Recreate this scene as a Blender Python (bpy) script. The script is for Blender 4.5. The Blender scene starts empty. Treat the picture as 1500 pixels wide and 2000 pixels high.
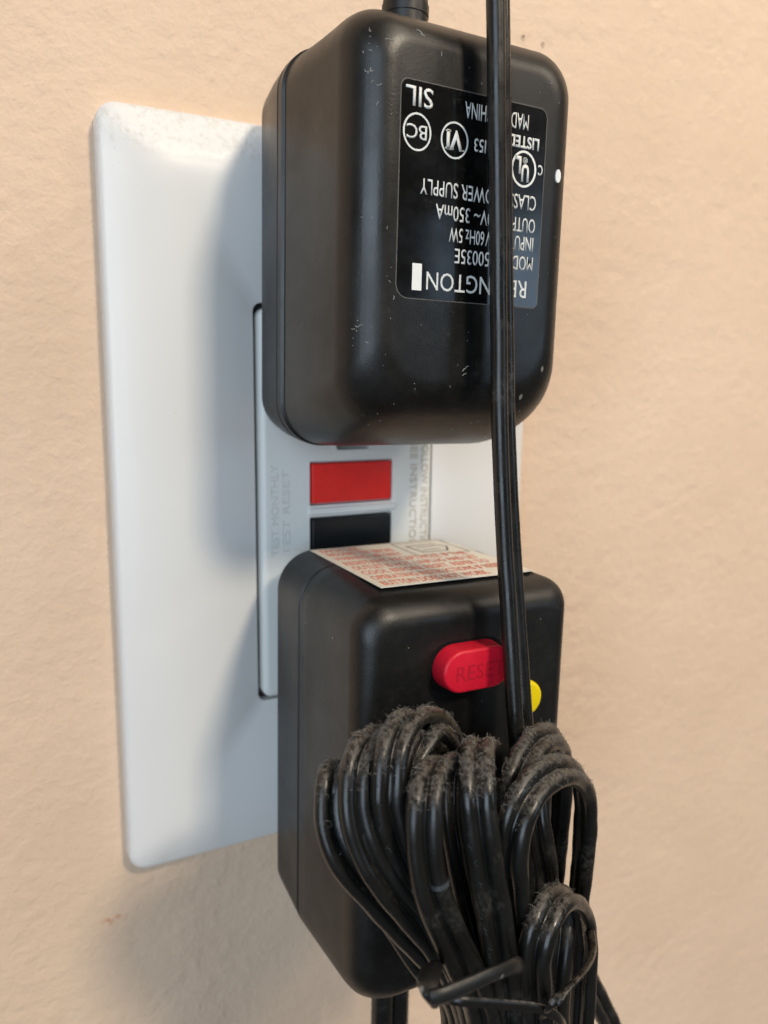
import bpy, bmesh, math, random
from mathutils import Vector, Matrix, noise
random.seed(7)
S = 0.001                      # everything below is written in millimetres
sc = bpy.context.scene
COL = sc.collection
V = Vector

# ---------------------------------------------------------------- camera
cam_d = bpy.data.cameras.new('camera'); cam = bpy.data.objects.new('camera', cam_d); COL.objects.link(cam)
yaw, pitch, roll = math.radians(27.832), math.radians(9.896), math.radians(0.784)
fwd = V((math.sin(yaw)*math.cos(pitch), math.cos(yaw)*math.cos(pitch), -math.sin(pitch)))
right = V((math.cos(yaw), -math.sin(yaw), 0)); up = right.cross(fwd)
r2 = math.cos(roll)*right + math.sin(roll)*up
u2 = -math.sin(roll)*right + math.cos(roll)*up
cam.matrix_world = Matrix(((r2.x, u2.x, -fwd.x, -58.84*S), (r2.y, u2.y, -fwd.y, -130.06*S), (r2.z, u2.z, -fwd.z, 22.74*S), (0, 0, 0, 1)))
cam_d.sensor_fit = 'VERTICAL'; cam_d.sensor_height = 24.0
cam_d.lens = 1545.08/2000*24.0
cam_d.clip_start = 0.004; cam_d.clip_end = 50
cam_d.dof.use_dof = True; cam_d.dof.focus_distance = 0.100; cam_d.dof.aperture_fstop = 15.0
sc.camera = cam

# ---------------------------------------------------------------- world, lamps, exposure
w = bpy.data.worlds.new('World'); sc.world = w; w.use_nodes = True
wb = w.node_tree.nodes['Background']
wb.inputs[0].default_value = (0.60, 0.55, 0.50, 1); wb.inputs[1].default_value = 0.15
sc.view_settings.view_transform = 'Standard'; sc.view_settings.look = 'None'
sc.view_settings.exposure = 0; sc.view_settings.gamma = 1

def lamp(name, direction, dist, sx, sy, power, color, target=(0, -10, 0)):
    ld = bpy.data.lights.new(name, 'AREA'); ld.shape = 'RECTANGLE'; ld.size = sx; ld.size_y = sy
    ld.energy = power; ld.color = color
    o = bpy.data.objects.new(name, ld); COL.objects.link(o)
    d = V(direction).normalized(); t = V(target)*S
    o.location = t + d*dist
    o.rotation_euler = (-d).to_track_quat('-Z', 'Y').to_euler()
    return o
# warm ceiling lamp, high in front and slightly to the right
lamp('ceiling_lamp', (0.24, -1.0, 0.80), 0.95, 0.12, 0.12, 5.1, (1.0, 0.86, 0.68))
# added soft warm lamp for ceiling bounce, brightens the upward faces
lamp('ceiling_bounce_fill', (0.40, -0.75, 1.40), 1.1, 0.4, 0.4, 2.3, (1.0, 0.87, 0.70))
# second, softer warm lamp further right
lamp('hall_lamp', (1.0, -0.8, 0.95), 0.70, 0.17, 0.17, 0.92, (1.0, 0.86, 0.70))
# daylight from the windows across the room
lamp('window_left', (-0.85, -1.0, 0.18), 2.2, 1.5, 1.5, 34.0, (0.66, 0.80, 0.95), (0, -10, 10))
lamp('window_right', (0.87, -1.0, 0.09), 2.4, 0.50, 0.55, 3.2, (0.55, 0.76, 1.0), (0, -42, 40))
lamp('window_right_narrow', (0.62, -1.0, 0.12), 2.4, 0.10, 0.42, 0.2, (0.55, 0.76, 1.0), (0, -42, 40))

# ---------------------------------------------------------------- materials
def mat(name, color, rough=0.5, spec=0.5, metallic=0.0):
    m = bpy.data.materials.new(name); m.use_nodes = True
    b = m.node_tree.nodes['Principled BSDF']
    b.inputs['Base Color'].default_value = (*color, 1); b.inputs['Roughness'].default_value = rough
    b.inputs['Specular IOR Level'].default_value = spec; b.inputs['Metallic'].default_value = metallic
    return m, m.node_tree, b
def nd(t, typ, **kw):
    n = t.nodes.new(typ)
    for k, v in kw.items():
        if k in n.inputs.keys(): n.inputs[k].default_value = v
        else: setattr(n, k, v)
    return n
def coords(t, scale=(1, 1, 1), loc=(0, 0, 0)):
    tc = t.nodes.new('ShaderNodeTexCoord'); mp = t.nodes.new('ShaderNodeMapping')
    mp.inputs['Scale'].default_value = scale; mp.inputs['Location'].default_value = loc
    t.links.new(tc.outputs['Object'], mp.inputs[0]); return mp.outputs[0]
def noise_n(t, vec, scale, detail=4, rough=0.5):
    n = t.nodes.new('ShaderNodeTexNoise'); n.inputs['Scale'].default_value = scale
    n.inputs['Detail'].default_value = detail; n.inputs['Roughness'].default_value = rough
    t.links.new(vec, n.inputs['Vector']); return n.outputs['Fac']
def ramp(t, fac, p0, c0, p1, c1):
    r = t.nodes.new('ShaderNodeValToRGB'); e = r.color_ramp.elements
    e[0].position = p0; e[0].color = (*c0, 1); e[1].position = p1; e[1].color = (*c1, 1)
    t.links.new(fac, r.inputs[0]); return r.outputs[0]
def mixc(t, fac, a, b):
    m = t.nodes.new('ShaderNodeMix'); m.data_type = 'RGBA'
    for sock, val in ((m.inputs[0], fac), (m.inputs[6], a), (m.inputs[7], b)):
        if hasattr(val, 'links'): t.links.new(val, sock)
        else: sock.default_value = (*val, 1) if isinstance(val, tuple) else val
    return m.outputs[2]
def math_n(t, op, a, b=None):
    m = t.nodes.new('ShaderNodeMath'); m.operation = op
    for i, val in enumerate((a, b)):
        if val is None: continue
        if hasattr(val, 'links'): t.links.new(val, m.inputs[i])
        else: m.inputs[i].default_value = val
    return m.outputs[0]
def bump(t, b, h, strength, dist, prev=None):
    n = t.nodes.new('ShaderNodeBump'); n.inputs['Strength'].default_value = strength; n.inputs['Distance'].default_value = dist
    t.links.new(h, n.inputs['Height'])
    if prev: t.links.new(prev, n.inputs['Normal'])
    t.links.new(n.outputs[0], b.inputs['Normal']); return n.outputs[0]

def wall_material():
    m, t, b = mat('wall_paint', (0.76, 0.58, 0.42), 0.62, 0.3)
    v = coords(t)
    vs = coords(t, (0.55, 1, 1.5))
    n1 = noise_n(t, v, 22, 5, 0.6); n2 = noise_n(t, v, 700, 4, 0.6)
    c1 = ramp(t, n1, 0.3, (0.735, 0.54, 0.385), 0.7, (0.80, 0.60, 0.44))
    c2 = mixc(t, math_n(t, 'MULTIPLY', ramp(t, n2, 0.25, (0, 0, 0), 0.8, (1, 1, 1)), 0.16), c1, (0.55, 0.40, 0.29))
    # small orange smear on the paint
    tc = t.nodes.new('ShaderNodeTexCoord'); mp = t.nodes.new('ShaderNodeMapping')
    mp.vector_type = 'POINT'; mp.inputs['Location'].default_value = (42.0*S*0.42/1, 0, 71.1*S); mp.inputs['Scale'].default_value = (0.42, 0.2, 1.0)
    t.links.new(tc.outputs['Object'], mp.inputs[0])
    ln = t.nodes.new('ShaderNodeVectorMath'); ln.operation = 'LENGTH'; t.links.new(mp.outputs[0], ln.inputs[0])
    mr = t.nodes.new('ShaderNodeMapRange'); t.links.new(ln.outputs['Value'], mr.inputs['Value']); mr.inputs['From Min'].default_value = 0.0011; mr.inputs['From Max'].default_value = 0.0003; near = mr.outputs['Result']
    sm = math_n(t, 'MULTIPLY', near, ramp(t, noise_n(t, v, 900, 3), 0.42, (0, 0, 0), 0.62, (1, 1, 1)))
    c3 = mixc(t, math_n(t, 'MULTIPLY', sm, 0.8), c2, (0.55, 0.19, 0.06))
    t.links.new(c3, b.inputs['Base Color'])
    n3 = noise_n(t, vs, 260, 3, 0.5); n4 = noise_n(t, vs, 95, 2, 0.5); n5 = noise_n(t, v, 1500, 2, 0.5)
    p = bump(t, b, n4, 0.16, 0.0012)
    vo = nd(t, 'ShaderNodeTexVoronoi', Scale=300.0); vo.feature = 'SMOOTH_F1'; vo.inputs['Smoothness'].default_value = 0.8
    dist = nd(t, 'ShaderNodeVectorMath'); dist.operation = 'ADD'
    nz = t.nodes.new('ShaderNodeTexNoise'); nz.inputs['Scale'].default_value = 500; t.links.new(v, nz.inputs['Vector'])
    sc3 = nd(t, 'ShaderNodeVectorMath'); sc3.operation = 'SCALE'; sc3.inputs['Scale'].default_value = 0.0035; t.links.new(nz.outputs['Color'], sc3.inputs[0])
    t.links.new(coords(t, (0.95, 1, 1.1)), dist.inputs[0]); t.links.new(sc3.outputs[0], dist.inputs[1]); t.links.new(dist.outputs[0], vo.inputs['Vector'])
    amp = ramp(t, noise_n(t, v, 60, 2), 0.35, (0.25,)*3, 0.7, (1, 1, 1))
    hb = math_n(t, 'MULTIPLY', math_n(t, 'MULTIPLY', vo.outputs['Distance'], -1.0), amp)
    p = bump(t, b, hb, 0.55, 0.0005, p)
    p = bump(t, b, noise_n(t, coords(t, (1.0, 1, 1.05)), 480, 4, 0.6), 0.6, 0.0004, p)
    bump(t, b, n5, 0.6, 0.00014, p)
    return m
def black_plastic(name, base, rough, grain=0.3, dust=0.5, spec=0.5):
    m, t, b = mat(name, base, rough, spec)
    v = coords(t)
    n1 = noise_n(t, v, 60, 4, 0.6)
    r1 = ramp(t, n1, 0.3, (rough-0.08,)*3, 0.75, (rough+0.12,)*3)
    t.links.new(r1, b.inputs['Roughness'])
    # sparse dust specks and short scratches
    vo = nd(t, 'ShaderNodeTexVoronoi', Scale=330.0); t.links.new(coords(t, (1, 1, 0.6)), vo.inputs['Vector'])
    sp = ramp(t, vo.outputs['Distance'], 0.06, (1, 1, 1), 0.12, (0, 0, 0))
    pick = nd(t, 'ShaderNodeSeparateColor'); t.links.new(vo.outputs['Color'], pick.inputs[0])
    sel = math_n(t, 'GREATER_THAN', pick.outputs[0], 0.93)
    msk = math_n(t, 'MULTIPLY', math_n(t, 'MULTIPLY', sp, sel), dust)
    n2 = noise_n(t, v, 420, 6, 0.7)
    c0 = mixc(t, math_n(t, 'MULTIPLY', ramp(t, n2, 0.45, (0, 0, 0), 0.9, (1, 1, 1)), 0.25), base, (0.05, 0.048, 0.045))
    n6 = noise_n(t, v, 170, 8, 0.75); n7 = noise_n(t, v, 1900, 3, 0.6)
    hz = math_n(t, 'MULTIPLY', ramp(t, n6, 0.56, (0, 0, 0), 0.72, (1, 1, 1)), ramp(t, n7, 0.45, (0, 0, 0), 0.7, (1, 1, 1)))
    c0 = mixc(t, math_n(t, 'MULTIPLY', hz, 0.35), c0, (0.11, 0.108, 0.10))
    c1 = mixc(t, msk, c0, (0.45, 0.44, 0.42))
    t.links.new(c1, b.inputs['Base Color'])
    bump(t, b, noise_n(t, v, 3500, 2, 0.5), grain, 0.00004)
    return m
def cord_material():
    m, t, b = mat('cord_pvc', (0.007, 0.007, 0.007), 0.32, 0.5)
    v = coords(t)
    g = t.nodes.new('ShaderNodeNewGeometry'); sx = t.nodes.new('ShaderNodeSeparateXYZ'); t.links.new(g.outputs['Normal'], sx.inputs[0])
    upm = ramp(t, sx.outputs[2], 0.35, (0, 0, 0), 1.0, (1, 1, 1))
    n = noise_n(t, v, 1500, 5, 0.7)
    nm = ramp(t, n, 0.42, (0, 0, 0), 0.62, (1, 1, 1))
    big = noise_n(t, v, 130, 3, 0.6)
    du = math_n(t, 'MULTIPLY', math_n(t, 'MULTIPLY', upm, nm), 0.62)
    patch = ramp(t, big, 0.55, (0, 0, 0), 0.8, (1, 1, 1))
    du2 = math_n(t, 'MAXIMUM', du, math_n(t, 'MULTIPLY', math_n(t, 'MULTIPLY', patch, nm), 0.35))
    c = mixc(t, du2, (0.007, 0.007, 0.0065), (0.21, 0.19, 0.165))
    t.links.new(c, b.inputs['Base Color'])
    rr = ramp(t, noise_n(t, v, 300, 4, 0.6), 0.3, (0.21,)*3, 0.8, (0.45,)*3)
    r2_ = mixc(t, du2, rr, (0.9, 0.9, 0.9)); t.links.new(r2_, b.inputs['Roughness'])
    bump(t, b, noise_n(t, v, 900, 5, 0.6), 0.35, 0.00008)
    return m
def white_plastic(name, col, rough, dirt=0.0):
    m, t, b = mat(name, col, rough, 0.5)
    v = coords(t)
    n = noise_n(t, v, 35, 5, 0.6)
    c = ramp(t, n, 0.3, tuple(x*0.965 for x in col), 0.75, col)
    if dirt:
        # paint speckle left along the upper bevel of the plate
        tc = t.nodes.new('ShaderNodeTexCoord'); s = t.nodes.new('ShaderNodeSeparateXYZ'); t.links.new(tc.outputs['Object'], s.inputs[0])
        zz = ramp(t, math_n(t, 'MULTIPLY', s.outputs[2], 10.0), 0.54, (0, 0, 0), 0.565, (1, 1, 1))
        n2 = noise_n(t, v, 1000, 5, 0.65)
        k = math_n(t, 'MULTIPLY', zz, ramp(t, n2, 0.50, (0, 0, 0), 0.66, (1, 1, 1)))
        c = mixc(t, math_n(t, 'MULTIPLY', k, dirt), c, (0.50, 0.44, 0.35))
        h = math_n(t, 'MULTIPLY', zz, n2)
        p = bump(t, b, h, 0.4, 0.0004)
        bump(t, b, noise_n(t, v, 260, 2, 0.5), 0.10, 0.0001, p)
        sp = math_n(t, 'GREATER_THAN', noise_n(t, v, 1200, 2, 0.5), 0.80)
        c = mixc(t, math_n(t, 'MULTIPLY', sp, 0.5), c, (0.3, 0.28, 0.26))
    else:
        bump(t, b, noise_n(t, v, 500, 2, 0.5), 0.08, 0.0001)
    t.links.new(c, b.inputs['Base Color'])
    return m
def speckled(name, col, rough, dark=0.85, scale=900, grain=0.2):
    m, t, b = mat(name, col, rough, 0.4)
    v = coords(t)
    c = ramp(t, noise_n(t, v, scale, 4, 0.6), 0.3, tuple(x*dark for x in col), 0.7, col)
    t.links.new(c, b.inputs['Base Color'])
    bump(t, b, noise_n(t, v, 1800, 2, 0.5), grain, 0.00005)
    return m

M_WALL = wall_material()
M_PLATE = white_plastic('wall_plate_white', (0.80, 0.79, 0.77), 0.33, 0.35)
M_DEVICE = white_plastic('receptacle_white', (0.78, 0.79, 0.76), 0.38)
M_UP = black_plastic('adapter_black', (0.0055, 0.0055, 0.0052), 0.36, 0.35, 0.55)
M_LOW = black_plastic('protector_black', (0.0050, 0.0050, 0.0048), 0.40, 0.5, 0.35)
M_RELIEF = speckled('receptacle_relief', (0.70, 0.70, 0.67), 0.42, 0.92)
M_RELIEF2 = speckled('receptacle_relief_grimy', (0.58, 0.53, 0.45), 0.5, 0.85)
M_GAP, _, _ = mat('shadow_gap_black', (0.004, 0.004, 0.004), 0.8, 0.2)
M_GRIME_SHADE = speckled('grime_and_hole_shade', (0.10, 0.085, 0.075), 0.9, 0.15, 350)  # dirt in the plate gap; also the painted shade of the pinholes
M_CORD = cord_material()
M_LABEL = black_plastic('nameplate_gloss_black', (0.003, 0.003, 0.003), 0.13, 0.03, 0.3)
M_INK = speckled('white_ink', (0.74, 0.76, 0.74), 0.45, 0.9)
M_INK2 = speckled('bright_white_ink', (0.82, 0.83, 0.80), 0.45, 0.95)
M_RED = speckled('red_test_button', (0.86, 0.026, 0.020), 0.42, 0.88)
M_BLK = speckled('black_reset_button', (0.012, 0.014, 0.016), 0.35, 0.8)
M_RED2 = speckled('crimson_button', (0.66, 0.010, 0.032), 0.42, 0.9)
M_RED3 = speckled('crimson_relief', (0.46, 0.007, 0.022), 0.5, 0.9)
M_YEL = speckled('yellow_button', (0.92, 0.72, 0.004), 0.4, 0.95)
M_PAPER = speckled('sticker_paper', (0.80, 0.76, 0.66), 0.42, 0.93)
M_REDINK = speckled('red_ink', (0.80, 0.20, 0.12), 0.5, 0.75, 1500)
M_GREYINK = speckled('grey_ink', (0.14, 0.13, 0.12), 0.5, 0.7)
M_TIE = black_plastic('tie_plastic', (0.009, 0.0095, 0.010), 0.40, 0.3, 0.4)
M_LINT = speckled('lint_fibre', (0.25, 0.235, 0.215), 0.9, 0.55, 2500)
M_FLECK = speckled('fleck_grey', (0.34, 0.33, 0.31), 0.8, 0.8)
M_SCUFF = speckled('scuff_bluegrey', (0.06, 0.072, 0.085), 0.55, 0.4, 2500)
M_METAL, _, _ = mat('plug_blade_metal', (0.55, 0.5, 0.4), 0.3, 0.5, 1.0)

# ---------------------------------------------------------------- helpers
def link_mesh(name, verts, faces, m, parent=None, loc=(0, 0, 0), smooth=True, angle=35):
    me = bpy.data.meshes.new(name); me.from_pydata([V(v)*S for v in verts], [], faces); me.update()
    bm = bmesh.new(); bm.from_mesh(me); bmesh.ops.recalc_face_normals(bm, faces=bm.faces); bm.to_mesh(me); bm.free()
    if smooth:
        me.shade_smooth()
        me.set_sharp_from_angle(angle=math.radians(angle))
    me.materials.append(m)
    o = bpy.data.objects.new(name, me); COL.objects.link(o); o.location = V(loc)*S
    if parent: o.parent = parent
    return o
def empty(name, loc=(0, 0, 0), rot=(0, 0, 0)):
    o = bpy.data.objects.new(name, None); COL.objects.link(o); o.location = V(loc)*S; o.rotation_euler = rot
    o.empty_display_size = 0.01
    return o
def tag(o, label=None, category=None, group=None, kind=None):
    if label: o['label'] = label
    if category: o['category'] = category
    if group: o['group'] = group
    if kind: o['kind'] = kind
    return o
def rrect(x0, x1, z0, z1, rs, n=10):
    """rounded rectangle outline in x,z; rs = radii (bottom-left, bottom-right, top-right, top-left)"""
    pts = []
    cs = [(x0, z0, 1, 1, 180, rs[0]), (x1, z0, -1, 1, 270, rs[1]), (x1, z1, -1, -1, 0, rs[2]), (x0, z1, 1, -1, 90, rs[3])]
    for cx, cz, sx, sz, a0, r in cs:
        r = max(r, 0.01); ox, oz = cx+sx*r, cz+sz*r
        for i in range(n+1):
            a = math.radians(a0+90*i/n); pts.append((ox+r*math.cos(a), oz+r*math.sin(a)))
    return pts
def loft(rings, cap0=True, cap1=True):
    """rings: list of (y, [(x,z)...])"""
    vs, fs = [], []; n = len(rings[0][1])
    for y, pts in rings: vs += [(x, y, z) for x, z in pts]
    for k in range(len(rings)-1):
        for i in range(n):
            j = (i+1) % n; fs.append((k*n+i, k*n+j, (k+1)*n+j, (k+1)*n+i))
    if cap0: fs.append(tuple(range(n)))
    if cap1: fs.append(tuple(range((len(rings)-1)*n, len(rings)*n)))
    return vs, fs
def resample(P, step=0.7):
    P = [V(p) for p in P]; Q = [P[0]*2-P[1]]+P+[P[-1]*2-P[-2]]; out = []
    for i in range(1, len(Q)-2):
        a, b, c, d = Q[i-1:i+3]; n = max(2, int((c-b).length/step))
        for k in range(n):
            t = k/n
            out.append(0.5*((2*b)+(c-a)*t+(2*a-5*b+4*c-d)*t*t+(3*b-a-3*c+d)*t**3))
    out.append(P[-1]); 
    for _ in range(3):
        out = [out[0]]+[(out[i-1]+out[i]*2+out[i+1])/4 for i in range(1, len(out)-1)]+[out[-1]]
    return out
def sweep(path, prof, W0, W1=None, scale=None):
    """prof: list of (a,b) offsets along the wide axis and the thin axis"""
    W0 = V(W0); W1 = V(W1) if W1 else W0
    vs, fs = [], []; N = len(path); n = len(prof)
    for i, p in enumerate(path):
        t = (path[min(i+1, N-1)]-path[max(i-1, 0)]).normalized()
        W = W0.lerp(W1, i/(N-1)); W = (W-t*W.dot(t)).normalized(); B = t.cross(W)
        s = scale(i/(N-1)) if scale else 1
        for a, b in prof: vs.append(p+W*a*s+B*b*s)
    for k in range(N-1):
        for i in range(n):
            j = (i+1) % n; fs.append((k*n+i, k*n+j, (k+1)*n+j, (k+1)*n+i))
    fs.append(tuple(range(n))); fs.append(tuple(range((N-1)*n, N*n)))
    return vs, fs
def circ(r, n=14): return [(r*math.cos(2*math.pi*i/n), r*math.sin(2*math.pi*i/n)) for i in range(n)]
def zip_profile(r, n=13):
    """cross-section of two-conductor cord: two rounds joined by a thin web"""
    pts = []
    for s in (1, -1):
        for i in range(n):
            a = math.radians(-160+320*i/(n-1))
            pts.append((s*r+s*r*math.cos(a), s*r*math.sin(a)) if s == 1 else (-r-r*math.cos(a), -r*math.sin(a)))
    return pts
FNT = None
def text_mesh(body, size=1.0, depth=0.04, bold=0.0, align='LEFT', sx=1.0, spacing=1.0):
    c = bpy.data.curves.new('lettering', 'FONT'); c.body = body; c.size = 1.0; c.extrude = 0; c.offset = bold
    c.align_x = align; c.space_character = spacing; c.resolution_u = 3
    o = bpy.data.objects.new('lettering_tmp', c); COL.objects.link(o)
    dg = bpy.context.evaluated_depsgraph_get(); dg.update()
    me = bpy.data.meshes.new_from_object(o.evaluated_get(dg))
    bpy.data.objects.remove(o); bpy.data.curves.remove(c)
    xs = [v.co.x for v in me.vertices]; ys = [v.co.y for v in me.vertices]
    return me, (min(xs), max(xs)), (min(ys), max(ys))
def lettering(body, origin, udir, vdir, height, width=None, depth=0.05, bold=0.0, m=None, parent=None, name='lettering', spacing=1.0):
    """flat lettering: starts at origin (mm), runs along udir, grows along vdir; cap height and total width in mm"""
    me, (x0, x1), (y0, y1) = text_mesh(body, bold=bold, spacing=spacing)
    ref, _, (c0, c1) = text_mesh('H')
    k = height/(c1-c0); kx = width/(x1-x0) if width else k
    u = V(udir).normalized(); v = V(vdir).normalized(); nrm = u.cross(v)
    bm = bmesh.new(); bm.from_mesh(me)
    for vt in bm.verts:
        x, y = vt.co.x-x0, vt.co.y
        vt.co = (V(origin)+u*x*kx+v*y*k)*S
    top = bm.faces[:]
    r = bmesh.ops.extrude_face_region(bm, geom=top)
    for e in r['geom']:
        if isinstance(e, bmesh.types.BMVert): e.co += nrm*depth*S
    bmesh.ops.recalc_face_normals(bm, faces=bm.faces)
    bm.to_mesh(me); bm.free(); me.materials.clear(); me.materials.append(m); me.name = name
    bpy.data.meshes.remove(ref)
    o = bpy.data.objects.new(name, me); COL.objects.link(o)
    if parent: o.parent = parent
    return o
def ring_prism(cx, cz, rx, rz, wdt, y, h, m, parent, name, a0=0, a1=360, n=48):
    vs, fs = [], []
    full = (a1-a0) >= 360; N = n if full else n+1
    for i in range(N):
        a = math.radians(a0+(a1-a0)*i/n); c, s = math.cos(a), math.sin(a)
        for rr, yy in ((0, y), (wdt, y), (wdt, y-h), (0, y-h)):
            vs.append((cx+(rx-rr)*c, yy, cz+(rz-rr)*s))
    for i in range(n):
        j = (i+1) % N
        for k in range(4): fs.append((i*4+k, i*4+(k+1) % 4, j*4+(k+1) % 4, j*4+k))
    return link_mesh(name, vs, fs, m, parent, smooth=False)
def boolean(o, cutters):
    for c in cutters:
        md = o.modifiers.new('cut', 'BOOLEAN'); md.operation = 'DIFFERENCE'; md.solver = 'EXACT'; md.object = c
    dg = bpy.context.evaluated_depsgraph_get(); dg.update()
    me = bpy.data.meshes.new_from_object(o.evaluated_get(dg))
    o.modifiers.clear(); old = o.data; o.data = me; bpy.data.meshes.remove(old)
    for c in cutters: bpy.data.objects.remove(c)
    me.shade_smooth(); me.set_sharp_from_angle(angle=math.radians(30))
def block(name, x0, x1, y0, y1, z0, z1, m, parent=None, r=0.3, cr=0.6):
    """box with rounded vertical corners and a soft front edge (y0 = front, smaller y)"""
    rings = [(y1, rrect(x0, x1, z0, z1, (cr,)*4, 5))]
    for k in range(6):
        a = k/5*math.pi/2; ins = r*(1-math.cos(a)); rings.append((y0+r-r*math.sin(a), rrect(x0+ins, x1-ins, z0+ins, z1-ins, (max(cr-ins, .05),)*4, 5)))
    v, f = loft(rings); return link_mesh(name, v, f, m, parent)

# ---------------------------------------------------------------- wall
def wall():
    o = link_mesh('wall', [(-900, 0, -900), (900, 0, -900), (900, 0, 900), (-900, 0, 900)], [(0, 1, 2, 3)], M_WALL, smooth=False)
    tag(o, kind='structure')
    for x, z, r in ((37.7, 84.8, 0.42), (42.3, 84.4, 0.36)):
        vs, fs = [], []; n = 14
        for rr, y in ((r*1.5, -0.02), (r*1.15, -0.16), (r*0.8, -0.10), (r*0.5, -0.03)):
            for i in range(n):
                a = 2*math.pi*i/n; k = rr*(1+0.18*noise.noise(V((math.cos(a)*2+x, math.sin(a)*2, rr*3))))
                vs.append((x+k*math.cos(a), y, z+k*math.sin(a)))
        for q in range(3):
            for i in range(n): fs.append((q*n+i, q*n+(i+1) % n, (q+1)*n+(i+1) % n, (q+1)*n+i))
        p = link_mesh('pinhole_rim', vs, fs, M_WALL, o)
        v2 = [(x+r*0.62*math.cos(2*math.pi*i/12), -0.06, z+r*0.62*math.sin(2*math.pi*i/12)) for i in range(12)]
        link_mesh('pinhole', v2+[(x, -0.04, z)], [(i, (i+1) % 12, 12) for i in range(12)], M_GRIME_SHADE, o)  # dark disc, the shade inside the hole put in as colour
wall()

# ---------------------------------------------------------------- wall plate
PW, PHH = 39.4, 61.2
def plate():
    rings = [(0.0, rrect(-PW, PW, -PHH, PHH, (3.0,)*4, 8)), (-2.3, rrect(-PW, PW, -PHH, PHH, (3.0,)*4, 8))]
    for k in range(1, 7):
        a = k/6*math.pi/2*0.86; ins = 1.3*(1-math.cos(a)); rings.append((-2.3-1.3*math.sin(a), rrect(-PW+ins, PW-ins, -PHH+ins, PHH-ins, (3.0,)*4, 8)))
    y1, i1 = rings[-1][0], 1.3*(1-math.cos(math.pi/2*0.86))
    for k in range(1, 13):
        q = k/12; ins = i1+9.5*q; rings.append((y1+(-5.3-y1)*(1-(1-q)**2), rrect(-PW+ins, PW-ins, -PHH+ins, PHH-ins, (3.0,)*4, 8)))
    ox, oz = 17.1, 33.75
    rings.append((-5.3, rrect(-ox-.25, ox+.25, -oz-.25, oz+.25, (1.6,)*4, 8)))
    rings.append((-5.1, rrect(-ox, ox, -oz, oz, (1.5,)*4, 8)))
    rings.append((-0.3, rrect(-ox, ox, -oz, oz, (1.5,)*4, 8)))
    v, f = loft(rings, False, False)
    o = link_mesh('wall_plate', v, f, M_PLATE, angle=50)
    tag(o, 'large plain white wall plate around the receptacle on the beige wall', 'wall plate')
plate()

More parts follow.
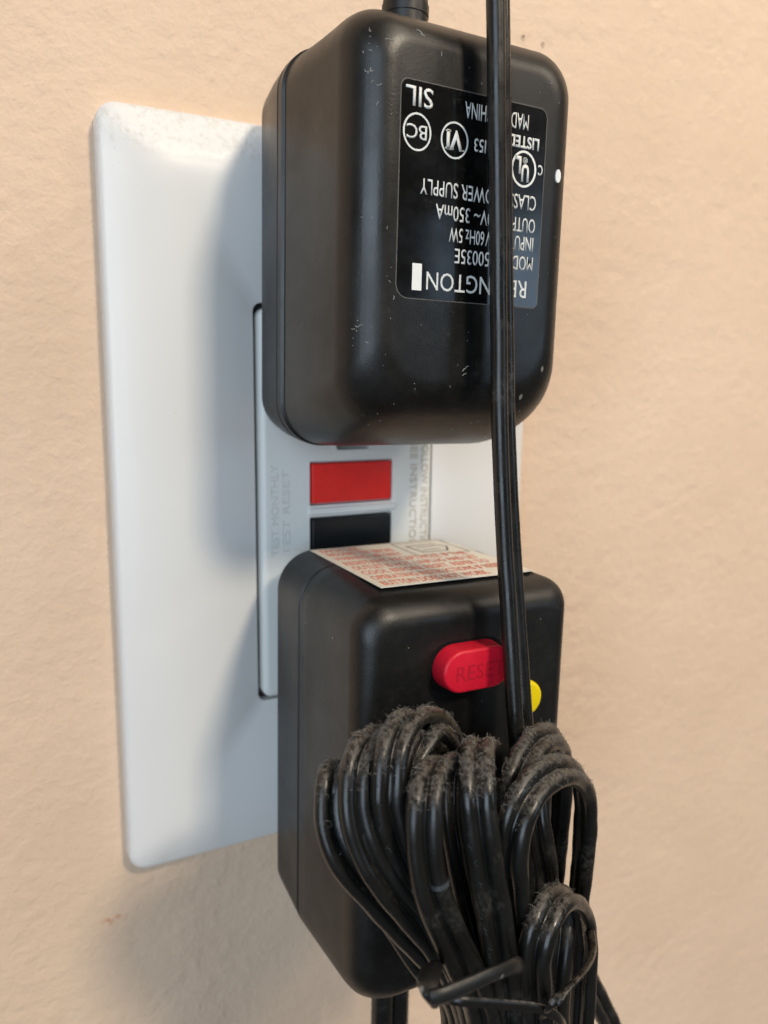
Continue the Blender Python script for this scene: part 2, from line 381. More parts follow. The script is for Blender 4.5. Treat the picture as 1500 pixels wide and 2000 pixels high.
# ---------------------------------------------------------------- receptacle with test and reset buttons
def receptacle():
    root = empty('receptacle', (0, 0, 0))
    tag(root, 'white rectangular outlet with red and black buttons between the two plugged-in adapters', 'outlet')
    hx, hz = 16.35, 33.0
    rings = [(-0.4, rrect(-hx, hx, -hz, hz, (1.6,)*4, 6)), (-5.3, rrect(-hx, hx, -hz, hz, (1.6,)*4, 6))]
    for k in range(1, 7):
        a = k/6*math.pi/2; ins = 1.1*(1-math.cos(a)); rings.append((-5.3-0.95*math.sin(a), rrect(-hx+ins, hx-ins, -hz+ins, hz-ins, (1.5,)*4, 6)))
    v, f = loft(rings); face = link_mesh('face', v, f, M_DEVICE, root)
    def cutter(x0, x1, z0, z1, y=-4.6, r=0.3):
        vv, ff = loft([(-9, rrect(x0, x1, z0, z1, (r,)*4, 3)), (y, rrect(x0, x1, z0, z1, (r,)*4, 3))])
        return link_mesh('cutter', vv, ff, M_GAP, smooth=False)
    cs = [cutter(-7.85, 8.05, 0.3, 7.95), cutter(-7.85, 8.05, -9.3, -1.6)]
    for s in (1, -1):
        zc = 19.5*s
        cs += [cutter(-6.9, -5.1, zc-0.2, zc+7.2, -2), cutter(5.2, 6.9, zc+0.5, zc+6.6, -2)]
    # ground holes: round with a flat side
    for zc in (12.5, -25.5):
        vv, ff = loft([(-9, rrect(-2.9, 3.3, zc-2.7, zc+2.9, (0.5, 0.5, 2.9, 2.9), 8)), (-1.5, rrect(-2.9, 3.3, zc-2.7, zc+2.9, (0.5, 0.5, 2.9, 2.9), 8))])
        cs.append(link_mesh('cutter', vv, ff, M_GAP, smooth=False))
    boolean(face, cs)
    block('test_button', -7.45, 7.75, -6.55, -4.3, 0.72, 7.55, M_RED, root, 0.22, 0.15)['label'] = 'red rectangular test button'
    block('reset_button', -7.45, 7.75, -6.60, -4.3, -8.9, -2.02, M_BLK, root, 0.22, 0.15)['label'] = 'black rectangular reset button'
    # raised rib between the two buttons
    v, f = loft([(-6.1, rrect(-8.2, 8.9, -1.45, 0.15, (0.3,)*4, 4)), (-6.75, rrect(-8.0, 8.6, -1.1, -0.2, (0.3,)*4, 4))])
    link_mesh('rib', v, f, M_DEVICE, root)
    # ground hole lip
    for zc in (12.5,):
        outer = rrect(-3.5, 3.9, zc-3.2, zc+3.4, (0.8, 0.8, 3.3, 3.3), 8); inner = rrect(-2.95, 3.35, zc-2.75, zc+2.95, (0.5, 0.5, 2.9, 2.9), 8)
        v, f = loft([(-6.2, outer), (-6.45, outer), (-6.45, inner), (-6.2, inner)], False, False); link_mesh('ground_hole_lip', v, f, M_DEVICE, root, smooth=False)
    y = -6.24
    kw = dict(depth=0.12, m=M_RELIEF, parent=root, name='embossed_lettering', bold=0.0)
    lettering('TEST MONTHLY', (-13.6, y, -7.9), (0, 0, 1), (-1, 0, 0), 1.25, 15.6, **kw)
    lettering('TEST RESET', (-11.6, y, -7.9), (0, 0, 1), (-1, 0, 0), 1.25, 14.6, **kw)
    kw['m'] = M_RELIEF2
    lettering('FOLLOW INSTRUCTIONS', (14.1, y, 11.0), (0, 0, -1), (1, 0, 0), 1.35, 22.0, **kw)
    lettering('SEE INSTRUCTIONS', (11.8, y, 11.0), (0, 0, -1), (1, 0, 0), 1.35, 21.0, **kw)
    lettering('TEST', (-3.0, -6.52, 3.2), (1, 0, 0), (0, 0, 1), 1.7, 6.0, depth=0.12, m=M_RED, parent=root, name='embossed_lettering')
    # grime down in the gap between face and plate
    outer = rrect(-17.09, 17.09, -33.74, 33.74, (1.5,)*4, 6); inner = rrect(-16.36, 16.36, -33.01, 33.01, (1.6,)*4, 6)
    v, f = loft([(-3.4, outer), (-3.4, inner)], False, False); link_mesh('grime_line', v, f, M_GRIME_SHADE, root, smooth=False)
receptacle()

# ---------------------------------------------------------------- housings
def housing_rings(y_back, y_front, back, front, cr_back, cr_front, fil, n=12, start_chamfer=0.0, groove=None):
    """back/front = (x0,x1,z0,z1); fil = dict of fillet (inset, run) for left,right,bottom,top at the front edge"""
    rings = []
    def sect(y, extra=0.0):
        k = (y_back-y)/(y_back-y_front)
        b = [back[i]+(front[i]-back[i])*k for i in range(4)]
        cr = [cr_back[i]+(cr_front[i]-cr_back[i])*k for i in range(4)]
        d = y-y_front
        def ins(a):
            rin, run = a
            if d >= run: return 0.0
            q = 1-d/run; return rin*(1-math.sqrt(max(0, 1-q*q)))
        L, R_, B, T = (ins(fil[c])+extra for c in 'LRBT')
        crs = [max(c-0.35*max(L, B)-extra, 1.2) for c in cr]
        return (y, rrect(b[0]+L, b[1]-R_, b[2]+B, b[3]-T, crs, n))
    if start_chamfer: rings.append(sect(y_back, start_chamfer)); rings.append(sect(y_back-start_chamfer))
    else: rings.append(sect(y_back))
    runmax = max(f[1] for f in fil.values())
    ys = []
    body = y_back-start_chamfer; lim = y_front+runmax
    for k in range(1, 6): ys.append(body+(lim-body)*k/5)
    dsm = sorted({round(runmax*(1-math.sin(math.pi/2*k/26)), 4) for k in range(1, 27)} | {f[1]*(1-math.sin(math.pi/2*k/10)) for f in fil.values() for k in range(0, 11)}, reverse=True)
    last = ys[-1]
    for d in dsm:
        yv = y_front+d
        if yv < last-0.02: ys.append(yv); last = yv
    if ys[-1] > y_front+1e-4: ys.append(y_front)
    for yv in ys: rings.append(sect(yv))
    return rings

def upper_adapter():
    piv = 38
    root = empty('power_adapter', (0, 0, piv), (0, math.radians(0.8), 0))
    tag(root, 'black plug-in power adapter with printed nameplate, in the upper outlet', 'power adapter')
    def part(name, rings, m=M_UP, **kw):
        v, f = loft(rings); return link_mesh(name, [(a, b, c-piv) for a, b, c in v], f, m, root, **kw)
    R0 = (6.5, 6.5, 6.0, 6.0)
    # back cover, widening from the outlet to the seam
    part('back_cover', [(-8.6, rrect(-16.2, 16.2, 13.6, 65.3, (5.5,)*4, 12)), (-9.2, rrect(-16.9, 16.9, 12.9, 66.0, (6.0,)*4, 12)),
                        (-14.5, rrect(-17.75, 17.75, 12.3, 66.4, (6.3,)*4, 12)),
                        (-19.7, rrect(-18.35, 18.35, 12.0, 66.6, (6.5,)*4, 12)), (-19.95, rrect(-18.1, 18.1, 12.25, 66.35, (6.4,)*4, 12))])
    part('seam', [(-19.7, rrect(-17.8, 17.8, 12.6, 66.0, (6.2,)*4, 12)), (-22.6, rrect(-17.8, 17.8, 12.6, 66.0, (6.2,)*4, 12))], M_GAP)
    part('seam_rim', [(-20.1, rrect(-18.1, 18.1, 12.25, 66.35, (6.4,)*4, 12)), (-20.3, rrect(-18.4, 18.4, 11.95, 66.6, (6.6,)*4, 12)), (-21.6, rrect(-18.4, 18.4, 11.95, 66.6, (6.6,)*4, 12)), (-21.9, rrect(-18.0, 18.0, 12.35, 66.2, (6.4,)*4, 12))])
    fil = dict(L=(5.0, 5.4), R=(4.8, 5.2), B=(9.5, 17.0), T=(5.4, 8.5))
    rr = housing_rings(-22.0, -42.5, (-18.15, 18.1, 12.15, 66.3), (-16.7, 16.1, 12.9, 66.0), (6.4,)*4, (9.0, 9.0, 7.0, 6.0), fil, start_chamfer=0.25)
    part('housing', rr, angle=60)
    # nameplate
    F = -42.5
    cx0, cx1, z0, z1 = -11.3, 10.2, 31.9, 56.75
    v, f = loft([(F+0.25, rrect(cx0-.12, cx1+.12, z0-.12, z1+.12, (1.7, .9, 1.2, 1.0), 5)), (F-0.02, rrect(cx0-.12, cx1+.12, z0-.12, z1+.12, (1.7, .9, 1.2, 1.0), 5))])
    link_mesh('nameplate_edge', [(a, b, c-piv) for a, b, c in v], f, M_GREYINK, root, smooth=False)
    v, f = loft([(F+0.2, rrect(cx0, cx1, z0, z1, (1.6, .8, 1.1, .9), 5)), (F-0.05, rrect(cx0, cx1, z0, z1, (1.6, .8, 1.1, .9), 5))])
    npl = link_mesh('nameplate', [(a, b, c-piv) for a, b, c in v], f, M_LABEL, root, smooth=False)
    yy = F-0.05
    def line(body, xr, zb, h, width, bold=0.004, m=M_INK):
        lettering(body, (xr, yy, zb-piv), (-1, 0, 0), (0, 0, -1), h, width, depth=0.02, bold=bold, m=m, parent=npl)
    line('REMINGTON', 8.3, 35.2, 2.15, 15.4, 0.0)
    line('MODEL:', 9.15, 38.3, 1.75, 5.2); line('50035E', 2.2, 38.3, 1.75, 5.3)
    line('INPUT: 120V', 9.05, 40.8, 1.75, 7.6); line('60Hz 5W', 1.25, 40.75, 1.70, 5.3)
    line('OUTPUT:', 9.2, 43.1, 1.75, 5.9); line('10V~ 350mA', 3.0, 43.3, 1.75, 9.1)
    line('CLASS 2', 9.15, 45.95, 1.8, 5.5); line('POWER SUPPLY', 3.2, 46.0, 1.8, 11.6)
    line('LISTED', 9.15, 53.0, 1.35, 5.0, 0.03); line('I53', 0.9, 51.65, 1.5, 1.75, 0.01)
    line('MADE IN CHINA', 7.3, 55.65, 1.85, 9.7)
    line('C', 9.95, 49.9, 1.2, 0.75, 0.02)
    line('U', 7.75, 49.6, 1.95, 1.2, 0.035, M_INK2); line('L', 6.45, 50.5, 1.95, 0.95, 0.035, M_INK2); line('®', 7.45, 50.55, 0.7, None, 0.0)
    line('VI', -2.55, 52.0, 2.1, 2.35, 0.035, M_INK2); line('BC', -7.7, 51.9, 1.6, 2.8, 0.004)
    line('SIL', -7.0, 56.1, 2.15, 3.75, 0.008, M_INK2)
    def bar(x0, x1, za, zb_):
        link_mesh('lettering', [(x, y, z-piv) for x in (x0, x1) for y in (yy, yy-.02) for z in (za, zb_)],
              [(0, 1, 3, 2), (4, 5, 7, 6), (0, 1, 5, 4), (2, 3, 7, 6), (0, 2, 6, 4), (1, 3, 7, 5)], M_INK2, npl, smooth=False)
    bar(-5.05, -4.35, 51.86, 52.02); bar(-5.05, -4.35, 49.88, 50.04); bar(-2.75, -2.35, 49.88, 49.98); bar(-4.2, -3.85, 49.88, 49.98)
    ring_prism(6.9, 49.1-piv, 2.0, 2.25, 0.28, yy, 0.02, M_INK2, npl, 'ring_mark')
    ring_prism(-3.75, 50.95-piv, 2.0, 2.15, 0.22, yy, 0.02, M_INK, npl, 'ring_mark')
    ring_prism(-9.05, 51.1-piv, 1.95, 2.15, 0.22, yy, 0.02, M_INK, npl, 'ring_mark')
    link_mesh('white_bar', [(x, y, z-piv) for x in (-9.15, -7.8) for y in (yy, yy-.02) for z in (32.85, 36.05)],
              [(0, 1, 3, 2), (4, 5, 7, 6), (0, 1, 5, 4), (2, 3, 7, 6), (0, 2, 6, 4), (1, 3, 7, 5)], M_INK2, npl, smooth=False)
    # white paint dot at the edge
    dv = [(12.55+.42*math.cos(a*math.pi/8), F+0.12-0.1*0, 49.0-piv+.85*math.sin(a*math.pi/8)) for a in range(16)]
    dot = link_mesh('paint_dot', dv+[(x, y-.25, z) for x, y, z in dv], [tuple(range(16)), tuple(range(16, 32))]+[(i, (i+1) % 16, 16+(i+1) % 16, 16+i) for i in range(16)], M_INK2, root, smooth=False)
    # strain relief on top
    prof = circ(2.7, 20)
    pth = [V((-1.6, -25, 62-piv)), V((-1.6, -25, 68-piv)), V((-1.6, -25, 72-piv)), V((-1.7, -25.2, 78-piv)), V((-2, -26, 86-piv))]
    v, f = sweep(resample(pth, 0.8), prof, (1, 0, 0), scale=lambda k: 1.18 if k < .45 else 1.18-(k-.45)*0.9); link_mesh('strain_relief', v, f, M_LOW, root)
    for k in range(4):
        zz = 68.3+k*3.1-piv
        v, f = sweep([V((-1.6, -25, zz)), V((-1.6, -25, zz+1.3))], circ(3.4-.1*k, 20), (1, 0, 0)); link_mesh('relief_ring', v, f, M_LOW, root)
    # plug blades into the outlet
    for x in (-6.0, 6.05):
        v, f = loft([(-8.8, rrect(x-.7, x+.7, 20.2, 26.2, (.3,)*4, 2)), (-3.0, rrect(x-.7, x+.7, 20.2, 26.2, (.3,)*4, 2))]); link_mesh('plug_blade', [(a, b, c-piv) for a, b, c in v], f, M_METAL, root)
    # dust flecks and lint scraps caught on the shell
    from mathutils.bvhtree import BVHTree
    vv, ff = loft(rr); bvh = BVHTree.FromPolygons([(a, b, c-piv) for a, b, c in vv], ff)
    spots = [(-13.4, 60.6, 1.3), (-9.3, 62.4, 1.0), (-8.9, 62.0, .6), (-6.0, 60.6, .5), (-14.8, 57.5, .5), (-14.3, 55.6, .6), (-14.0, 53.8, .5), (-1.2, 23.2, 1.1), (-0.6, 23.0, .6), (3.2, 22.9, .8), (-11.6, 32.0, .5)]
    for k in range(9): spots.append((random.gauss(-15.7, .2), random.gauss(27.5, 1.6), random.choice((.12, .2, .3))))
    for k in range(10): spots.append((random.gauss(-14.6, .4), random.gauss(58, 2.2), random.choice((.15, .3, .4))))
    for k in range(46):
        e = random.random()
        if e < .45: x, z = random.uniform(-15.8, 15), random.uniform(15, 31.5)
        elif e < .7: x, z = random.uniform(-15.8, -11.6), random.uniform(20, 63)
        elif e < .9: x, z = random.uniform(-11, 12), random.uniform(57, 63.5)
        else: x, z = random.uniform(10.6, 14), random.uniform(30, 60)
        spots.append((x, z, random.choice((.1, .12, .15, .15, .2, .3))))
    for x, z, s in spots:
        pts = []; d = V((random.uniform(-1, 1), 0, random.uniform(-1, 1))).normalized(); p = V((x, -60, z-piv))
        for k in range(5):
            h = bvh.ray_cast(p, V((0, 1, 0)))[0]
            if h: pts.append(h-V((0, .02, 0)))
            d = (d+V((random.uniform(-1, 1), 0, random.uniform(-1, 1)))*.9).normalized(); p = p+d*s*.28
        if len(pts) < 3: continue
        v, f = sweep(pts, circ(0.03+.03*min(s, 1), 5), (0.1, 1, 0)); link_mesh('dust_fleck', v, f, M_FLECK, root)
upper_adapter()

def lower_adapter():
    piv = -38
    root = empty('shock_protector_plug', (0, 0, piv), (0, math.radians(0.6), 0))
    tag(root, 'boxy black safety plug with red reset and yellow test buttons, in the lower outlet', 'safety plug')
    def part(name, rings, m=M_LOW, parent=root, **kw):
        v, f = loft(rings); return link_mesh(name, [(a, b, c-piv) for a, b, c in v], f, m, parent, **kw)
    zt, zb = -5.75, -67.0
    part('back_cover', [(-12.5, rrect(-16.0, 16.4, zb+.6, zt-.5, (6, 6, 4.2, 6), 12)), (-13.0, rrect(-16.5, 16.9, zb+.1, zt-.05, (6.2, 6.2, 4.2, 6.2), 12)),
                        (-23.75, rrect(-17.2, 17.5, zb, zt, (6.2, 6.2, 4.0, 6.2), 12)), (-23.9, rrect(-17.0, 17.3, zb+.15, zt-.15, (6.0,)*4, 12))])
    part('seam', [(-23.7, rrect(-16.8, 17.1, zb+.4, zt-.4, (6,)*4, 12)), (-24.4, rrect(-16.8, 17.1, zb+.4, zt-.4, (6,)*4, 12))], M_GAP)
    fil = dict(L=(3.2, 3.6), R=(3.2, 3.6), B=(4.5, 6.0), T=(3.6, 4.4))
    part('housing', housing_rings(-24.25, -44.5, (-17.2, 17.5, zb, zt), (-17.0, 17.7, zb+.4, zt-.5), (6.2, 6.2, 4.0, 6.2), (7.5, 7.5, 3.6, 5.0), fil, start_chamfer=0.12), angle=60)
    # plug boss and blades
    part('plug_boss', [(-12.6, rrect(-10, 10, -34, -14, (3,)*4, 6)), (-6.8, rrect(-9.6, 9.6, -33.5, -14.4, (3,)*4, 6))])
    for x in (-6.0, 6.05):
        part('plug_blade', [(-8, rrect(x-.7, x+.7, -19.0, -12.8, (.3,)*4, 2)), (-3, rrect(x-.7, x+.7, -19.0, -12.8, (.3,)*4, 2))], M_METAL)
    # red reset button
    def pill(name, x0, x1, z0, z1, yb, yf, bev, m):
        r = (z1-z0)/2; rings = [(yb, rrect(x0, x1, z0, z1, (r,)*4, 12)), (yf+bev, rrect(x0+.25, x1-.25, z0+.25, z1-.25, (r-.25,)*4, 12))]
        for k in range(1, 7):
            a = k/6*math.pi/2; i_ = .25+bev*(1-math.cos(a)); rings.append((yf+bev-bev*math.sin(a), rrect(x0+i_, x1-i_, z0+i_, z1-i_, (r-i_,)*4, 12)))
        return part(name, rings, m)
    part('button_well', [(-44.2, rrect(-7.1, 5.6, -19.9, -12.5, (3.65,)*4, 12)), (-44.53, rrect(-7.1, 5.6, -19.9, -12.5, (3.65,)*4, 12))], M_GAP)
    b = pill('reset_button', -6.4, 5.0, -19.2, -12.8, -43, -47.3, 0.45, M_RED2); b['label'] = 'red pill-shaped reset button with raised lettering'
    lettering('RESET', (-4.2, -47.27, -17.2-piv), (1, 0, 0), (0, 0, 1), 2.1, 7.6, depth=0.07, m=M_RED3, parent=b, name='embossed_lettering')
    b = pill('test_button', 6.2, 12.4, -25.7, -19.9, -43, -45.2, 0.5, M_YEL); b['label'] = 'yellow round test button'
    # warning sticker on the top face
    zs = zt+0.04; th = 0.10
    out = [(-11.3, -14.0), (12.6, -14.0), (13.6, -20.0), (13.6, -26.0), (14.2, -31.0), (14.7, -34.5), (14.3, -36.0), (15.6, -37.3), (15.2, -38.4), (14.0, -38.7), (13.4, -39.2), (-11.4, -39.0)]
    dz = lambda x: -max(0, x-13.5)**2/7.5
    vs = [(x, y, zs-piv+dz(x)) for x, y in out]+[(x, y, zs+th-piv+dz(x)) for x, y in out]; n = len(out)
    st = link_mesh('warning_sticker', vs, [tuple(range(n)), tuple(range(n, 2*n))]+[(i, (i+1) % n, n+(i+1) % n, n+i) for i in range(n)], M_PAPER, root, smooth=False)
    zt2 = zs+th-piv
    def sl(body, x0, y0, h, wd, bold=0.012, m=M_REDINK): lettering(body, (x0, y0, zt2), (1, 0, 0), (0, 1, 0), h, wd, depth=0.02, bold=bold, m=m, parent=st)
    rows = ['BUTTON DOES NOT WORK', 'OPERATING INSTRUCTIONS IF RESET', 'COOL BEFORE RESET. REFER TO', 'OUTLET IS HOT, UNPLUG AND LET', 'RESISTANT RECEPTACLE. IF THE']
    wd = [17.5, 22.6, 21.8, 21.8, 21.6]
    for i, (s_, w_) in enumerate(zip(rows, wd)): sl(s_, -10.3, -38.1+i*3.05, 2.0, w_)
    sl('WARNING: USE ONLY', -10.3, -22.5, 1.9, 11.6); sl('INDOORS. TEST BEFORE', -10.3, -19.6, 1.9, 11.6); sl('EACH USE.', -10.3, -16.8, 1.9, 7.0)
    # outlined drawing of a plug
    def stroke(pts, wdt=0.22, name='plug_drawing'):
        p3 = [V((x, y, zt2+0.015)) for x, y in pts]
        v, f = sweep(p3, [(-wdt/2, -.01), (wdt/2, -.01), (wdt/2, .01), (-wdt/2, .01)], (0.3, 0.7, 0)); 
        vs, fs = [], []
        for a, b_ in zip(p3[:-1], p3[1:]):
            t = (b_-a).normalized(); s_ = V((-t.y, t.x, 0))*wdt/2; k = len(vs)
            vs += [a-s_-t*wdt/2, a+s_-t*wdt/2, b_+s_+t*wdt/2, b_-s_+t*wdt/2]; fs.append((k, k+1, k+2, k+3))
        return link_mesh(name, vs, fs, M_GREYINK, st, smooth=False)
    stroke([(3.0, -15.0), (12.4, -15.0), (12.6, -24.4), (3.0, -24.4), (3.0, -15.0)])
    stroke([(4.5, -17.5), (9.5, -17.2), (11.2, -19.5), (9.6, -22.4), (5.2, -22.2), (4.5, -17.5)], 0.35)
    stroke([(6.0, -18.8), (9.2, -18.6)], 0.3); stroke([(6.0, -20.9), (9.0, -20.7)], 0.3)
    # cord leaving the bottom
    v, f = sweep(resample([V((-1.5, -27, -64-piv)), V((-1.5, -27, -70-piv)), V((-1.5, -27, -84-piv)), V((-1.0, -26, -110-piv))], 1.0), zip_profile(1.85), (1, 0.25, 0)); link_mesh('cord', v, f, M_CORD, root)
    v, f = sweep([V((-1.5, -27, -65.5-piv)), V((-1.5, -27, -69.5-piv))], circ(4.4, 20), (1, 0, 0)); link_mesh('strain_relief', v, f, M_LOW, root)
    for x, y, z, s in [(-17.25, -27.0, -13.2, .5), (-17.25, -36.5, -12.5, .3), (-13.2, -44.0, -9.6, .35), (11.5, -44.52, -11.2, .2), (-10, -44.52, -12.5, .3), (2, -44.52, -22, .2)]:
        pts = [V((x, y, z-piv))]
        for k in range(3): pts.append(pts[-1]+V((0 if x < -17 else random.uniform(-.2, .2), 0.12 if x < -17 else 0, random.uniform(-.5, .1)))*s)
        v, f = sweep(pts, circ(0.05, 5), (.3, 1, 0)); link_mesh('dust_fleck', v, f, M_FLECK, root)
lower_adapter()

# ---------------------------------------------------------------- bundled cord
CP = {
'A': [(-8.77,-60.00,-64.94),(-9.90,-60.00,-54.94),(-13.22,-61.00,-46.89),(-15.21,-61.00,-43.65),(-18.48,-60.00,-39.49),(-22.29,-59.00,-34.38),(-25.19,-58.00,-30.20),(-26.11,-57.00,-27.11),(-26.04,-56.00,-24.28),(-25.23,-55.00,-21.90),(-23.09,-52.80,-21.83),(-20.29,-50.00,-24.39),(-18.59,-48.00,-29.67),(-16.78,-47.50,-40.41),(-10.71,-48.00,-53.38),(-5.17,-50.00,-61.87)],
'B': [(-9.06,-62.00,-62.97),(-10.19,-62.00,-53.18),(-13.43,-63.00,-44.96),(-15.88,-62.50,-40.35),(-19.69,-62.00,-34.92),(-22.53,-61.00,-30.43),(-24.00,-60.00,-26.63),(-24.35,-59.00,-23.15),(-23.77,-58.00,-20.19),(-21.82,-56.30,-18.26),(-18.43,-53.50,-18.59),(-15.01,-50.80,-21.34),(-13.16,-48.70,-27.87),(-10.96,-48.00,-41.88),(-6.63,-48.00,-54.85),(-4.32,-50.00,-62.20)],
'C': [(-9.02,-63.50,-61.61),(-10.53,-63.50,-51.81),(-13.06,-64.00,-44.35),(-15.58,-62.50,-38.97),(-17.88,-62.00,-34.06),(-19.65,-61.50,-29.46),(-20.85,-61.00,-25.43),(-21.14,-60.50,-22.00),(-20.35,-59.50,-18.47),(-18.21,-57.50,-16.49),(-14.79,-55.00,-16.67),(-10.22,-52.00,-19.61),(-6.58,-50.00,-23.84),(-4.65,-48.50,-29.28),(-3.70,-48.00,-37.97),(-2.53,-48.00,-52.32),(-1.90,-49.00,-63.96)],
'K': [(-13.65,-60.00,-40.36),(-15.73,-59.50,-34.72),(-17.06,-59.00,-29.46),(-17.47,-58.50,-25.19),(-16.78,-57.50,-21.77),(-14.74,-56.00,-19.76),(-11.57,-54.00,-20.01),(-8.48,-52.00,-22.96),(-6.81,-51.00,-26.86),(-5.92,-50.50,-34.51),(-3.90,-50.00,-50.49)],
'D': [(-9.02,-65.00,-60.24),(-10.90,-65.50,-50.02),(-13.96,-66.50,-42.45),(-16.01,-66.00,-37.64),(-17.43,-65.50,-34.10),(-18.30,-65.00,-31.09),(-18.73,-64.50,-27.65),(-18.66,-64.00,-23.79),(-17.94,-63.00,-21.53),(-15.87,-60.80,-20.59),(-12.10,-57.50,-21.90),(-7.94,-54.00,-25.52),(-5.18,-51.50,-31.28),(-2.93,-50.00,-43.11),(-1.03,-50.00,-59.45)],
'E': [(-5.95,-65.00,-61.67),(-7.43,-65.50,-51.46),(-9.08,-66.50,-44.64),(-9.89,-66.50,-41.07),(-10.36,-66.00,-36.77),(-11.36,-65.50,-31.09),(-12.13,-65.00,-25.61),(-12.00,-64.00,-21.91),(-10.44,-61.50,-20.11),(-7.96,-58.50,-20.32),(-4.76,-55.00,-22.85),(-1.53,-51.50,-28.22),(0.72,-50.00,-40.37),(2.97,-50.00,-60.97)],
'F': [(-1.86,-61.00,-67.25),(-2.55,-61.00,-57.17),(-2.90,-61.00,-50.47),(-4.31,-61.50,-42.53),(-6.19,-62.00,-34.80),(-6.61,-62.00,-30.71),(-5.80,-61.50,-27.81),(-3.93,-60.50,-25.00),(-1.29,-59.00,-22.89),(2.31,-57.00,-22.34),(6.79,-54.50,-24.03),(10.02,-52.50,-27.83),(11.81,-51.00,-34.31),(12.53,-50.00,-43.76),(12.11,-50.00,-51.81),(10.09,-51.00,-62.93)],
'G': [(-1.87,-63.00,-65.40),(-3.66,-64.00,-54.25),(-5.61,-64.50,-43.40),(-6.72,-64.50,-36.37),(-7.69,-65.00,-30.29),(-7.18,-65.00,-26.33),(-4.38,-64.00,-23.79),(0.14,-62.30,-23.66),(5.02,-60.00,-25.77),(8.98,-58.00,-29.53),(11.26,-56.50,-35.14),(12.18,-55.50,-42.81),(12.37,-55.00,-49.46),(12.24,-55.00,-60.73),(11.22,-56.00,-71.99)],
'H': [(-3.55,-67.00,-60.95),(-4.84,-67.50,-50.89),(-5.77,-68.00,-46.75),(-6.14,-68.00,-42.99),(-5.63,-68.00,-39.27),(-3.46,-67.00,-37.51),(-0.09,-65.20,-38.20),(3.66,-63.00,-41.12),(7.06,-61.00,-45.43),(8.86,-60.00,-49.56),(9.78,-59.50,-54.86),(9.98,-59.50,-63.59),(9.59,-60.00,-71.87)],
'I': [(-5.76,-60.00,-53.74),(-7.06,-59.00,-46.82),(-8.39,-58.00,-40.02),(-9.46,-57.00,-33.43),(-9.64,-56.00,-28.51),(-8.51,-54.50,-24.81)],
'J': [(3.51,-57.00,-62.96),(4.80,-57.00,-52.53),(4.36,-57.00,-42.55),(2.98,-57.00,-36.27),(2.67,-56.00,-31.69),(4.38,-54.00,-28.05)],
'M': [(1.53,-56.00,-59.80),(1.08,-56.00,-48.12),(1.19,-56.00,-40.71),(0.93,-55.00,-33.92),(1.29,-53.00,-27.81)],
'N': [(5.54,-60.00,-71.62),(3.47,-61.00,-58.90),(3.66,-61.00,-51.47),(4.79,-60.00,-48.14),(6.65,-58.00,-45.63)],
'T': [(12.10,-52.00,-51.33),(16.07,-50.50,-59.53),(20.34,-49.00,-68.32),(25.45,-47.50,-77.00),(32.82,-46.00,-90.10),(37.72,-45.00,-100.40)],
'S': [(-0.44,-45.20,74.49),(-0.14,-45.40,69.63),(0.35,-45.60,60.81),(1.33,-45.80,43.47),(2.05,-46.10,28.71),(2.55,-46.60,15.81),(3.24,-47.40,3.11),(3.60,-48.40,-5.72),(3.75,-49.50,-13.20),(3.90,-50.60,-20.73),(3.87,-52.00,-27.41),(3.08,-54.00,-35.04),(2.63,-56.00,-48.64),(3.69,-56.00,-64.65)],
'P': [(2.57,-62.00,-68.39),(0.08,-63.00,-57.36),(-1.05,-63.00,-51.81),(-1.22,-62.00,-48.92)],
'Q': [(-7.84,-57.00,-68.13),(-9.41,-58.00,-57.51),(-10.52,-58.50,-52.31),(-11.40,-58.00,-49.49)],
'band': [(-16.93,-66.30,-43.36),(-18.29,-69.00,-41.76),(-17.29,-70.00,-41.61),(-14.81,-70.30,-42.55),(-10.95,-70.50,-44.20),(-8.16,-71.00,-45.24),(-5.94,-71.00,-46.80),(-3.83,-70.50,-49.19),(-0.07,-68.00,-55.26)],
'branch': [(12.20,-54.00,-50.46),(10.42,-58.00,-49.02),(7.21,-63.00,-47.34),(3.63,-67.00,-45.78),(-0.91,-70.50,-43.88),(-4.61,-72.00,-43.58),(-6.68,-72.00,-44.66),(-6.13,-70.00,-47.98)],
'bar': [(-22.46,-72.20,-37.33),(-21.41,-72.60,-37.20),(-19.14,-72.60,-37.24),(-15.29,-72.40,-37.36),(-11.32,-71.00,-38.89),(-7.07,-67.00,-43.44)],
'tab': [(-17.25,-65.00,-40.86),(-19.78,-68.00,-38.49),(-21.99,-71.00,-36.73),(-22.47,-72.30,-36.91),(-21.71,-72.00,-38.83)],
}
RT = (0.884, -0.467, 0.0); FW = (0.46, 0.871, -0.17)
def mixv(a, b, k): return tuple(a[i]*(1-k)+b[i]*k for i in range(3))
spec = {  # radius of one conductor, wide axis at start, at end
 'S': (1.12, (0.76, 0.65, 0), (0.95, 0.2, 0)),
 'A': (0.96, (0.75, -0.1, 0.1), (0.8, 0.3, 0)), 'B': (0.98, (0.86, -0.30, 0), (0.9, 0.2, 0)),
 'C': (1.0, (0.9, -0.40, 0), (0.9, 0.1, 0)), 'K': (0.95, (0.8, 0.2, 0), (0.9, 0.2, 0)),
 'D': (1.03, RT, (0.9, 0.0, 0.1)), 'E': (1.03, RT, RT),
 'F': (1.0, (-0.75, 0.25, 0.45), (0.5, 0.75, 0.25)), 'G': (1.05, (-0.70, 0.3, 0.55), (0.5, 0.75, 0.25)),
 'H': (1.0, (-0.85, 0.2, 0.35), (0.1, 0.95, 0.2)),
 'I': (0.95, RT, RT), 'J': (0.95, RT, RT), 'M': (0.95, RT, RT), 'N': (0.95, RT, RT), 'T': (1.0, (0.9, 0.3, 0.2), (0.9, 0.3, 0.2)),
 'P': (1.0, RT, RT), 'Q': (1.0, RT, RT)}
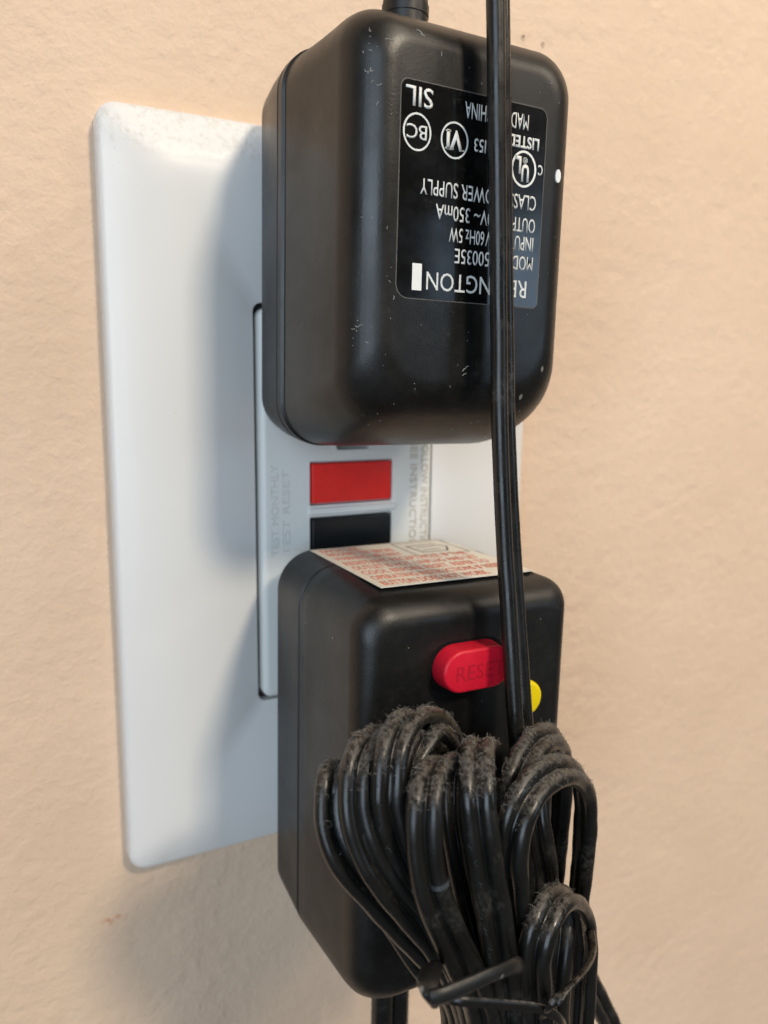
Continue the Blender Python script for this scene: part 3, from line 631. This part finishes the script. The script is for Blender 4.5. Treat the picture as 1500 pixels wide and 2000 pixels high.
def power_cord():
    root = empty('cable_bundle', (0, -50, -45))
    tag(root, 'dusty black two-wire cord hanging in front and gathered into a looped bundle', 'power cord')
    off = V((0, -50, -45)); names = {'S': 'hanging_run', 'T': 'tail'}
    tops = []
    for k, (r, W0, W1) in spec.items():
        path = resample([V(p)-off for p in CP[k]], 0.6)
        v, f = sweep(path, zip_profile(r), W0, W1)
        v = [V(q) for q in v]
        wob, fr = (0.05, 0.15) if k == 'S' else (0.10, 0.35)
        v = [q+V((noise.noise(q*fr), noise.noise(q*fr+V((9, 0, 0))), noise.noise(q*fr+V((0, 9, 0)))))*wob for q in v]
        o = link_mesh(names.get(k, 'cord_loop'), v, f, M_CORD, root, angle=55)
        if k in 'BEC':
            # worn print and scuffs along one conductor, on the side that faces out
            a0, a1, side, num = {'D': (.22, .42, -1, 9), 'B': (.40, .50, 1, 4), 'E': (.22, .46, -1, 12), 'C': (.34, .44, -1, 5), 'H': (.3, .42, -1, 8)}[k]
            N = len(path); vv, ff = [], []
            for q_ in range(num):
                i = int(N*(a0+(a1-a0)*(q_+random.random()*.6)/num)); i = min(max(i, 2), N-6)
                t = (path[i+1]-path[i-1]).normalized(); W = V(W0).lerp(V(W1), i/(N-1)); W = (W-t*W.dot(t)).normalized(); B = t.cross(W)
                if B.y > 0: B = -B
                pts = []; ang = random.uniform(-.5, .2)
                for j in range(5):
                    a_ = ang+random.uniform(-.22, .22); cpt = path[i]+t*(j*0.22)+W*side*r
                    pts.append(cpt+(B*math.cos(a_)+W*math.sin(a_))*(r+0.012))
                v2, f2 = sweep(pts, circ(random.uniform(.02, .035), 5), (0.3, .2, .9)); b0 = len(vv)
                vv += v2; ff += [tuple(x+b0 for x in fc) for fc in f2]
            sc_ = link_mesh('scuff_marks', vv, ff, M_SCUFF, o); sc_['kind'] = 'stuff'
        if k == 'D':
            N = len(path); i = min(range(N), key=lambda q: abs((path[q]+off).z+30.9) if q < N*.5 else 99)
            v2, f2 = sweep([path[i-1].lerp(path[i], .6), path[i], path[i].lerp(path[i+1], .4)], zip_profile(r*1.025), W0); link_mesh('mould_line', v2, f2, M_SCUFF, o)
        if k in 'ABCKDEFGHI' :
            m = o.data; zmax = max(q.z for q in path)
            for p in m.polygons:
                if p.area > 5e-6: continue
                c = p.center/S
                if p.normal.z > 0.3 and c.z > zmax-(7.5 if k != 'H' else 5): tops.append((c.copy(), p.normal.copy(), p.area*1e6, k))
    # lint caught on the tops of the loops
    vs, fs = [], []
    wts = [a*max(0, n.z-.2)**1.0*(1.6 if k != 'H' else .5) for c, n, a, k in tops]
    for c, n in [(t[0], t[1]) for t in random.choices(tops, wts, k=15000)]:
        if noise.noise(c*0.55+V((3, 1, 2)))*1.6+random.uniform(-.25, .3) < -0.02: continue
        rad = random.uniform(0.010, 0.021); L = random.choice((0.25, 0.3, 0.4, 0.5, 0.6, 0.7, 0.8)) if random.random() < .94 else 1.2; nseg = 5
        p = V(c)+V((random.uniform(-.3, .3),)*3)*0+n*0.02
        d = (n*random.uniform(0, 0.45)+V((random.uniform(-1, 1), random.uniform(-1, 1), random.uniform(-1, 1)))).normalized()
        ax = V((random.uniform(-1, 1), random.uniform(-1, 1), random.uniform(-1, 1))).normalized()
        rot = Matrix.Rotation(random.uniform(0.3, 1.0), 3, ax); b0 = len(vs)
        for s_ in range(nseg+1):
            W = d.cross(ax).normalized(); B = d.cross(W)
            for q in range(3): vs.append(p+(W*math.cos(q*2.094)+B*math.sin(q*2.094))*rad)
            p = p+d*L/nseg; d = rot @ d
            h = (p-c).dot(n)
            if h > (0.4 if L > 1 else 0.09): d = (d-n*0.8).normalized()
            if h < 0.0: d = (d+n*0.6).normalized()
        for s_ in range(nseg):
            for q in range(3):
                a = b0+s_*3+q; b = b0+s_*3+(q+1) % 3; fs.append((a, b, b+3, a+3))
    o = link_mesh('lint', vs, fs, M_LINT, root); o['kind'] = 'stuff'
power_cord()

# ---------------------------------------------------------------- tie around the bundle
def tie():
    root = empty('cable_tie', (-8, -60, -44))
    tag(root, 'thin black tie with a thick stub end, wrapped round the cord bundle', 'cable tie')
    off = V((-8, -60, -44))
    flat = lambda a, b: [(a*math.cos(t*math.pi/6), b*math.sin(t*math.pi/6)) for t in range(12)]
    v, f = sweep(resample([V(p)-off for p in CP['band']], 0.5), flat(0.55, 0.28), (0.1, 0.1, 1)); link_mesh('band', v, f, M_CORD, root)
    v, f = sweep(resample([V(p)-off for p in CP['branch']], 0.5), flat(0.62, 0.3), (0.8, -0.4, 0.5)); link_mesh('band', v, f, M_CORD, root)
    v, f = sweep(resample([V(p)-off for p in CP['bar']], 0.4), flat(0.92, 0.62), (-0.35, -0.25, 1), scale=lambda k: 1.12-.25*k+.05*math.sin(k*11)); link_mesh('stub_end', v, f, M_TIE, root)
    v, f = sweep(resample([V(p)-off for p in CP['tab']], 0.4), flat(1.0, 0.5), (0.9, -0.45, 0.05), scale=lambda k: .8+1.0*k if k < .4 else (1.2 if k < .7 else 1.2-(k-.7)*2.6)); link_mesh('folded_tab', v, f, M_TIE, root)
tie()
